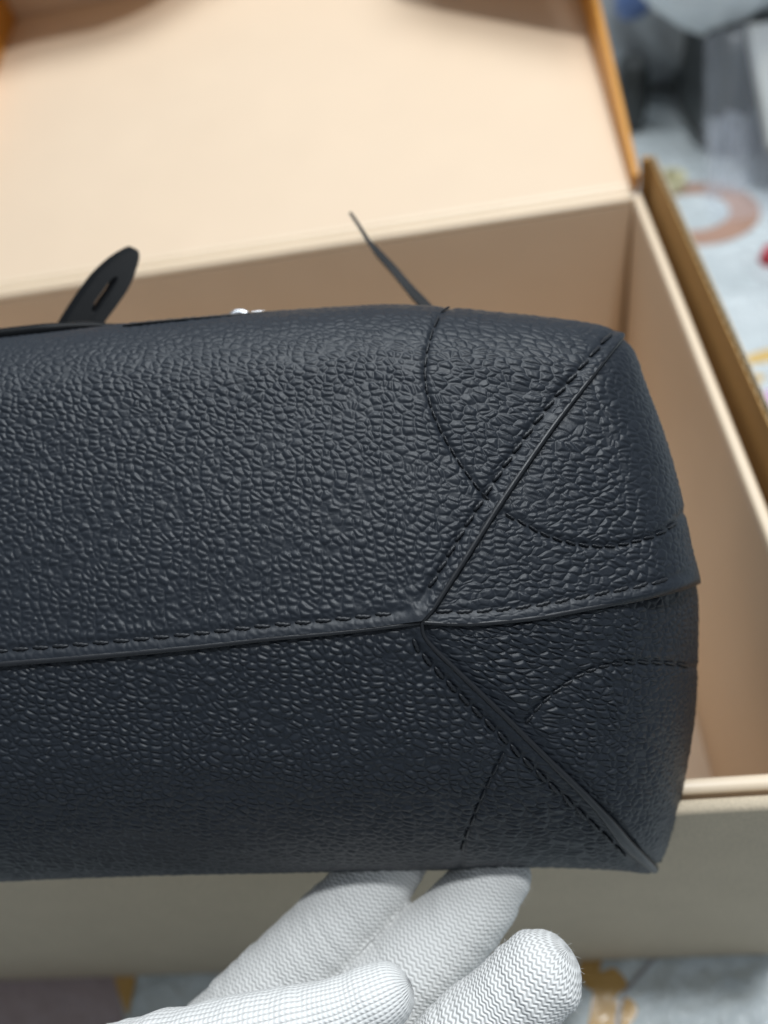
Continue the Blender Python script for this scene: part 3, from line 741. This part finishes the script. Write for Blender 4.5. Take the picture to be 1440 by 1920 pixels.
for ci, (nm, (P, R)) in enumerate(skel.items()):
    q = poly_interp(np.c_[P, R], n=60); Pq, Rq = q[:, :3], q[:, 3]
    A, B = Pq[:-1], Pq[1:]; AB = B - A; ls = np.linalg.norm(AB, axis=1); cum = np.r_[0, np.cumsum(ls)]
    for c0 in range(0, nv, 20000):
        X = co[c0:c0 + 20000]
        w = X[:, None] - A[None]; tr = (w * AB).sum(-1) / (ls**2); t = np.clip(tr, 0, 1)
        pr = w - t[..., None] * AB; dist = np.linalg.norm(pr, axis=-1) - (Rq[:-1] * (1 - t) + Rq[1:] * t)
        k = dist.argmin(1); ii = np.arange(len(X)); dd = np.abs(dist[ii, k])
        tx = tr[ii, k]; tx = np.where((k == 0) | (k == len(ls) - 1), tx, t[ii, k]); tx = np.where((k == 0), np.minimum(tx, 1), tx); tx = np.where(k == len(ls) - 1, np.maximum(tx, 0), tx)
        ax = AB[k] / ls[k][:, None]; radial = X - (A[k] + tx[:, None] * AB[k])
        b0 = FW - ax * (ax @ FW)[:, None]; b0 /= np.linalg.norm(b0, axis=1)[:, None]; a0 = np.cross(ax, b0)
        ca = (radial * a0).sum(1); sa = (radial * b0).sum(1); l = np.hypot(ca, sa) + 1e-9
        mk = dd < bestd[c0:c0 + 20000]; idx = np.where(mk)[0] + c0
        bestd[idx] = dd[mk]; S_[idx] = (cum[k] + tx * ls[k])[mk]; CS[idx] = (ca / l)[mk]; SN[idx] = (sa / l)[mk]; KD[idx] = 1.0 if 'thumb' in nm else 0.0
eg = np.zeros(len(me.edges) * 2, np.int32); me.edges.foreach_get('vertices', eg); eg = eg.reshape(-1, 2)
dgc = np.bincount(eg.ravel(), minlength=nv) + 1.0
wk = np.abs(S_[eg[:, 0]] - S_[eg[:, 1]]) < .004
e0, e1 = eg[wk, 0], eg[wk, 1]; dgc = np.bincount(np.r_[e0, e1], minlength=nv) + 1.0
for _ in range(14):
    for A_ in (S_, CS, SN):
        A_[:] = (A_ + np.bincount(e0, A_[e1], nv) + np.bincount(e1, A_[e0], nv)) / dgc
av = me.attributes.new('knit', 'FLOAT_VECTOR', 'POINT'); av.data.foreach_set('vector', np.stack([S_ * 1000, CS, SN], -1).astype(np.float32).ravel())
af = me.attributes.new('face_side', 'FLOAT', 'POINT'); af.data.foreach_set('value', KD.astype(np.float32))
glove = bpy.data.objects.new('glove', me); COL.objects.link(glove); adopt(glove, person)
m, nt, b = new_mat('white_knit_cotton'); L_ = nt.links.new
ka = N(nt, 'ShaderNodeAttribute'); ka.attribute_name = 'knit'; fs = N(nt, 'ShaderNodeAttribute'); fs.attribute_name = 'face_side'
sp = N(nt, 'ShaderNodeSeparateXYZ'); L_(ka.outputs['Vector'], sp.inputs[0])
def M2(op, a, b_=None, c=None):
    n = N(nt, 'ShaderNodeMath', operation=op)
    for i, x in enumerate((a, b_, c)):
        if x is None: continue
        if isinstance(x, (int, float)): n.inputs[i].default_value = x
        else: L_(x, n.inputs[i])
    return n.outputs[0]
ang = M2('ARCTAN2', sp.outputs[2], sp.outputs[1])
tcn = N(nt, 'ShaderNodeTexCoord'); nz = N(nt, 'ShaderNodeTexNoise'); nz.inputs['Scale'].default_value = 140; L_(tcn.outputs['Object'], nz.inputs['Vector'])
jit = M2('MULTIPLY', M2('SUBTRACT', nz.outputs['Fac'], .5), .55)
s_mm = M2('ADD', sp.outputs[0], jit)
zig = M2('SINE', M2('MULTIPLY', ang, 35.0))
ph = M2('MULTIPLY', M2('ADD', s_mm, M2('MULTIPLY', zig, .27)), 2 * math.pi / 1.22)
cour = M2('POWER', M2('MULTIPLY_ADD', M2('SINE', ph), .5, .5), .7)
# knit side: columns of small V's along the finger
cols = M2('ABSOLUTE', M2('SINE', M2('MULTIPLY', ang, 22.0)))
vv = M2('MULTIPLY_ADD', M2('SINE', M2('ADD', M2('MULTIPLY', s_mm, 2 * math.pi / 1.25), M2('MULTIPLY', cols, 2.2))), .5, .5)
face = M2('MULTIPLY', M2('POWER', cols, .6), M2('MULTIPLY_ADD', vv, .55, .45))
mixk = N(nt, 'ShaderNodeMix', data_type='FLOAT'); L_(fs.outputs['Fac'], mixk.inputs[0]); L_(cour, mixk.inputs[2]); L_(face, mixk.inputs[3])
nf = N(nt, 'ShaderNodeTexNoise'); nf.inputs['Scale'].default_value = 2500; nf.inputs['Detail'].default_value = 3; L_(tcn.outputs['Object'], nf.inputs['Vector'])
hh = M2('MULTIPLY_ADD', nf.outputs['Fac'], .25, mixk.outputs[0])
bp = N(nt, 'ShaderNodeBump'); bp.inputs['Strength'].default_value = .9; bp.inputs['Distance'].default_value = .00034; L_(hh, bp.inputs['Height']); L_(bp.outputs[0], b.inputs['Normal'])
cmx = N(nt, 'ShaderNodeMix', data_type='RGBA'); cmx.inputs[6].default_value = (.58, .575, .56, 1); cmx.inputs[7].default_value = (.90, .895, .88, 1); L_(M2('MINIMUM', M2('MULTIPLY', mixk.outputs[0], 1.8), 1.0), cmx.inputs[0]); L_(cmx.outputs[2], b.inputs['Base Color'])
b.inputs['Roughness'].default_value = .85; b.inputs['Specular IOR Level'].default_value = .2; b.inputs['Sheen Weight'].default_value = .3
b.inputs['Subsurface Weight'].default_value = 0.0
me.materials.clear(); me.materials.append(m); M_knit = m
# stray fibres and specks of lint on the glove
m, nt, b = new_mat('cotton_lint'); b.inputs['Base Color'].default_value = (.82, .82, .82, 1); b.inputs['Roughness'].default_value = .9
nrm = np.zeros(nv * 3, np.float32); me.vertices.foreach_get('normal', nrm); nrm = nrm.reshape(-1, 3).astype(float)
view = co - CP; view /= np.linalg.norm(view, axis=1)[:, None]
rim = np.where((np.abs((nrm * view).sum(1)) < .35) & (bestd < .002))[0]
zz_ = (co - CP) @ FW; pxx = 720 + FPX * ((co - CP) @ RI) / zz_; pyy = 960 - FPX * ((co - CP) @ UP) / zz_
rim = rim[(pyy[rim] < 1960) & (pxx[rim] > 600) & (pyy[rim] > 1660)]
Vh = []; Fh = []; b0 = 0
if len(rim):
    for i in rng.choice(rim, min(260, len(rim)), replace=False):
        ln = rng.uniform(.0003, .0011); d0 = nrm[i] + rng.normal(0, .55, 3); d0 /= np.linalg.norm(d0); bend = rng.normal(0, .9, 3)
        tt = np.linspace(0, 1, 5)[:, None]; P = co[i] + (d0 * tt + bend * tt**2 * .7) * ln - nrm[i] * .0001
        V, F = sweep(P, np.linspace(.000035, .00002, 5), 4, np.array([.3, .5, .8])); Vh.append(V); Fh += [[k + b0 for k in f] for f in F]; b0 += len(V)
    lint = mesh_obj('lint', np.vstack(Vh), Fh, m); lint.parent = glove; tag(lint, None, None, None, 'stuff')
# sleeve leaving towards the photographer
P = at(np.array([-200., -330, -500, -700]), np.array([2760., 2950, 3200, 3500]), np.array([.2205, .224, .227, .231]))
V, F = sweep(P, [.022, .028, .034, .04], 24)
adopt(mesh_obj('sleeve', V, F, paper('dark_sleeve_cloth', (.05, .055, .07), .9, .15, 200, .2, 2500)), person)

# ------------------------------------------------------------------ clutter behind the box
def film_mat(name, col, alpha, rough=.15):
    m, nt, b = new_mat(name); b.inputs['Base Color'].default_value = col + (1,); b.inputs['Roughness'].default_value = rough
    b.inputs['Alpha'].default_value = alpha; b.inputs['Specular IOR Level'].default_value = .7
    return m
def lumpy(name, centre, size, mat, parent=None, nu=70, nvv=50, power=2.6, amp=.12, freq=3.0, seed=0):
    """crumpled soft bag: a rounded block with folds"""
    U, Vv = np.meshgrid(np.linspace(0, 2 * math.pi, nu), np.linspace(-math.pi / 2, math.pi / 2, nvv), indexing='ij')
    sg = lambda x: np.sign(x) * np.abs(x) ** (2 / power)
    X = sg(np.cos(Vv)) * sg(np.cos(U)); Y = sg(np.cos(Vv)) * sg(np.sin(U)); Z = sg(np.sin(Vv))
    cu, su = np.cos(U), np.sin(U)
    n_ = fbm(cu * freq + Vv * freq * .6 + 20, su * freq - Vv * freq * .5 + 20, seed, 4) + .6 * np.abs(fbm(cu * freq * 2 + 40, su * freq * 2 + Vv * freq + 40, seed + 9, 2))
    k = 1 + amp * 2 * n_
    P = np.stack([centre[0] + size[0] * X * k, centre[1] + size[1] * Y * k, np.maximum(ZF + .0012, centre[2] + size[2] * Z * k)], -1)
    P[-1] = P[0]
    o = grid_mesh(name, P, mat)
    if parent: adopt(o, parent)
    return o
M_white_poly = paper('white_plastic_bag', (.80, .86, .90), .35, .05, 30, .3, 90, .5, coat=.3)
M_grey_poly = paper('grey_plastic_bag', (.36, .38, .40), .35, .12, 20, .3, 90, .5, coat=.3)
M_dark_poly = paper('dark_plastic', (.045, .05, .05), .35, .2, 30, .3, 90, .5)
M_blue = paper('blue_plastic', (.14, .22, .46), .4, .1, 30, .3, 90, .5)
M_paper_w = paper('white_paper', (.46, .47, .46), .6, .04, 30, .1, 300, .4)
tag(lumpy('grey_bag', (.17, .60, ZF + .11), (.115, .13, .115), M_grey_poly, seed=3), 'crumpled grey plastic bag standing on the mat behind the open lid', 'plastic bag')
tag(lumpy('dark_bundle', (.092, .452, ZF + .035), (.017, .022, .036), M_dark_poly, seed=13), 'small dark bundle right beside the orange edge of the lid', 'bundle')
cb_ = at(1186, -4, .80)
tag(lumpy('blue_bag', tuple(cb_), (.017, .017, .017), M_blue, seed=17), 'small blue plastic bag on the grey bag above the dark bundle', 'plastic bag')
wp = empty('wrapped_parcel', (.19, .42, ZF), 'dark parcel wrapped in clear film with upright folds right of the lid', 'parcel')
lumpy('parcel', (.205, .435, ZF + .062), (.062, .085, .062), M_dark_poly, wp, power=4.2, amp=.10, freq=2.0, seed=21)
xs = np.linspace(.128, .205, 90); zs = np.linspace(0, 1, 46)
X, Zs = np.meshgrid(xs, zs, indexing='ij')
fold = .008 * np.sin(X * 320 + 2.4 * fbm(X * 30, Zs * 2, 4)) * (1 - .3 * Zs) + .012 * fbm(X * 50, Zs * 4, 6)
t1 = np.clip((Zs - .30) / .70, 0, 1); t0 = np.clip(Zs / .30, 0, 1)
Y = np.where(Zs < .30, .246 + .052 * t0, .298 + .045 * t1 + fold * np.clip(t1 * 6, 0, 1)) + .02 * (X - .128)
Zp = ZF + np.where(Zs < .30, .0016 + .004 * np.abs(fbm(X * 60, Zs * 12, 8)) * np.sin(math.pi * t0) + .004 * t0**4, .0056 + .118 * t1)
adopt(grid_mesh('film', np.stack([X, Y, Zp], -1), film_mat('clear_film', (.80, .85, .95), .16, .10)), wp)
xs = np.linspace(.132, .21, 80); X, Zs = np.meshgrid(xs, np.linspace(0, 1, 24), indexing='ij')
Y = .292 + .03 * Zs + (.010 * np.sin(X * 260 + 3 * fbm(X * 40 + 7, Zs * 3, 14)) + .014 * fbm(X * 60 + 3, Zs * 5, 16)) * (.4 + .6 * Zs)
adopt(grid_mesh('film', np.stack([X, Y, ZF + .002 + (.062 + .02 * fbm(X * 70, X * 0, 18)) * Zs], -1), film_mat('bunched_film', (.85, .90, 1.0), .30, .10)), wp)
# white sack: a puffed crumpled bag resting on the parcel
nu, nvv = 120, 90
U, Vv = np.meshgrid(np.linspace(0, 2 * math.pi, nu), np.linspace(0.012, .99, nvv), indexing='ij')
rad = .090 * np.sin(math.pi * Vv) ** .75
cu, su = np.cos(U), np.sin(U)
rad = rad * (1 + .14 * fbm(cu * 2.5 + Vv * 3 + 20, su * 2.5 + 20 - Vv, 31, 4) + .12 * np.abs(fbm(cu * 5 + 40, su * 5 + Vv * 8 + 40, 35, 3)))
ax = np.stack([.160 + .0 * Vv, .400 + .0 * Vv, -.084 + .17 * Vv], -1)
P = ax + np.stack([rad * cu, .6 * rad * su, .012 * fbm(cu * 4 + 9, su * 4 + Vv * 6 + 9, 37, 3)], -1); P[-1] = P[0]
sack = grid_mesh('white_sack', P, M_white_poly)
tag(sack, 'puffy white plastic sack resting on the dark parcel at the top right corner', 'plastic sack')
wb = np.array([at(1404, 40, .705), at(1446, 275, .690), at(1640, 275, .690), at(1600, 40, .705)])
bk_ = (FW * .012)
board = mesh_obj('white_board', np.vstack([wb, wb + bk_]), [[0, 1, 2, 3], [7, 6, 5, 4], [0, 4, 5, 1], [1, 5, 6, 2], [2, 6, 7, 3], [3, 7, 4, 0]], M_paper_w, None, False)
bv_ = board.modifiers.new('b', 'BEVEL'); bv_.width = .003; bv_.segments = 3
tag(board, 'white board leaning at the right edge beside the dark parcel', 'board')
# small things on the mat
c = on_z(1449, 488, ZF); cap = empty('red_cap', c, 'small red plastic cap lying on the mat at the right edge', 'cap')
m, nt, b = new_mat('red_plastic'); b.inputs['Base Color'].default_value = (.5, .03, .05, 1); b.inputs['Roughness'].default_value = .3
V, F = sweep(np.array([[c[0], c[1], ZF + .0006], [c[0], c[1], ZF + .007], [c[0], c[1], ZF + .010], [c[0], c[1], ZF + .011]]), [.010, .010, .009, .006], 24, np.array([1., 0, 0])); adopt(mesh_obj('cap_body', V, F, m), cap)
V, F = sweep(np.array([[c[0], c[1], ZF + .0005], [c[0], c[1], ZF + .0022]]), [.0112, .0112], 24, np.array([1., 0, 0])); adopt(mesh_obj('cap_rim', V, F, m), cap)
c = on_z(1252, 352, ZF); tp = empty('tape_roll', c, 'small pale yellow roll of tape half hidden behind the carton', 'tape')
m, nt, b = new_mat('pale_yellow_tape'); b.inputs['Base Color'].default_value = (.62, .58, .36, 1); b.inputs['Roughness'].default_value = .4
V = []; F = []; n = 32
for k in range(n):
    t = 2 * math.pi * k / n
    for r, z in ((.016, .0005), (.016, .011), (.009, .011), (.009, .0005)): V.append((c[0] + r * math.cos(t), c[1] + r * math.sin(t), ZF + z))
    k2 = (k + 1) % n
    for q in range(4): F.append([4 * k + q, 4 * k2 + q, 4 * k2 + (q + 1) % 4, 4 * k + (q + 1) % 4])
adopt(mesh_obj('tape', V, F, m, smooth=False), tp)
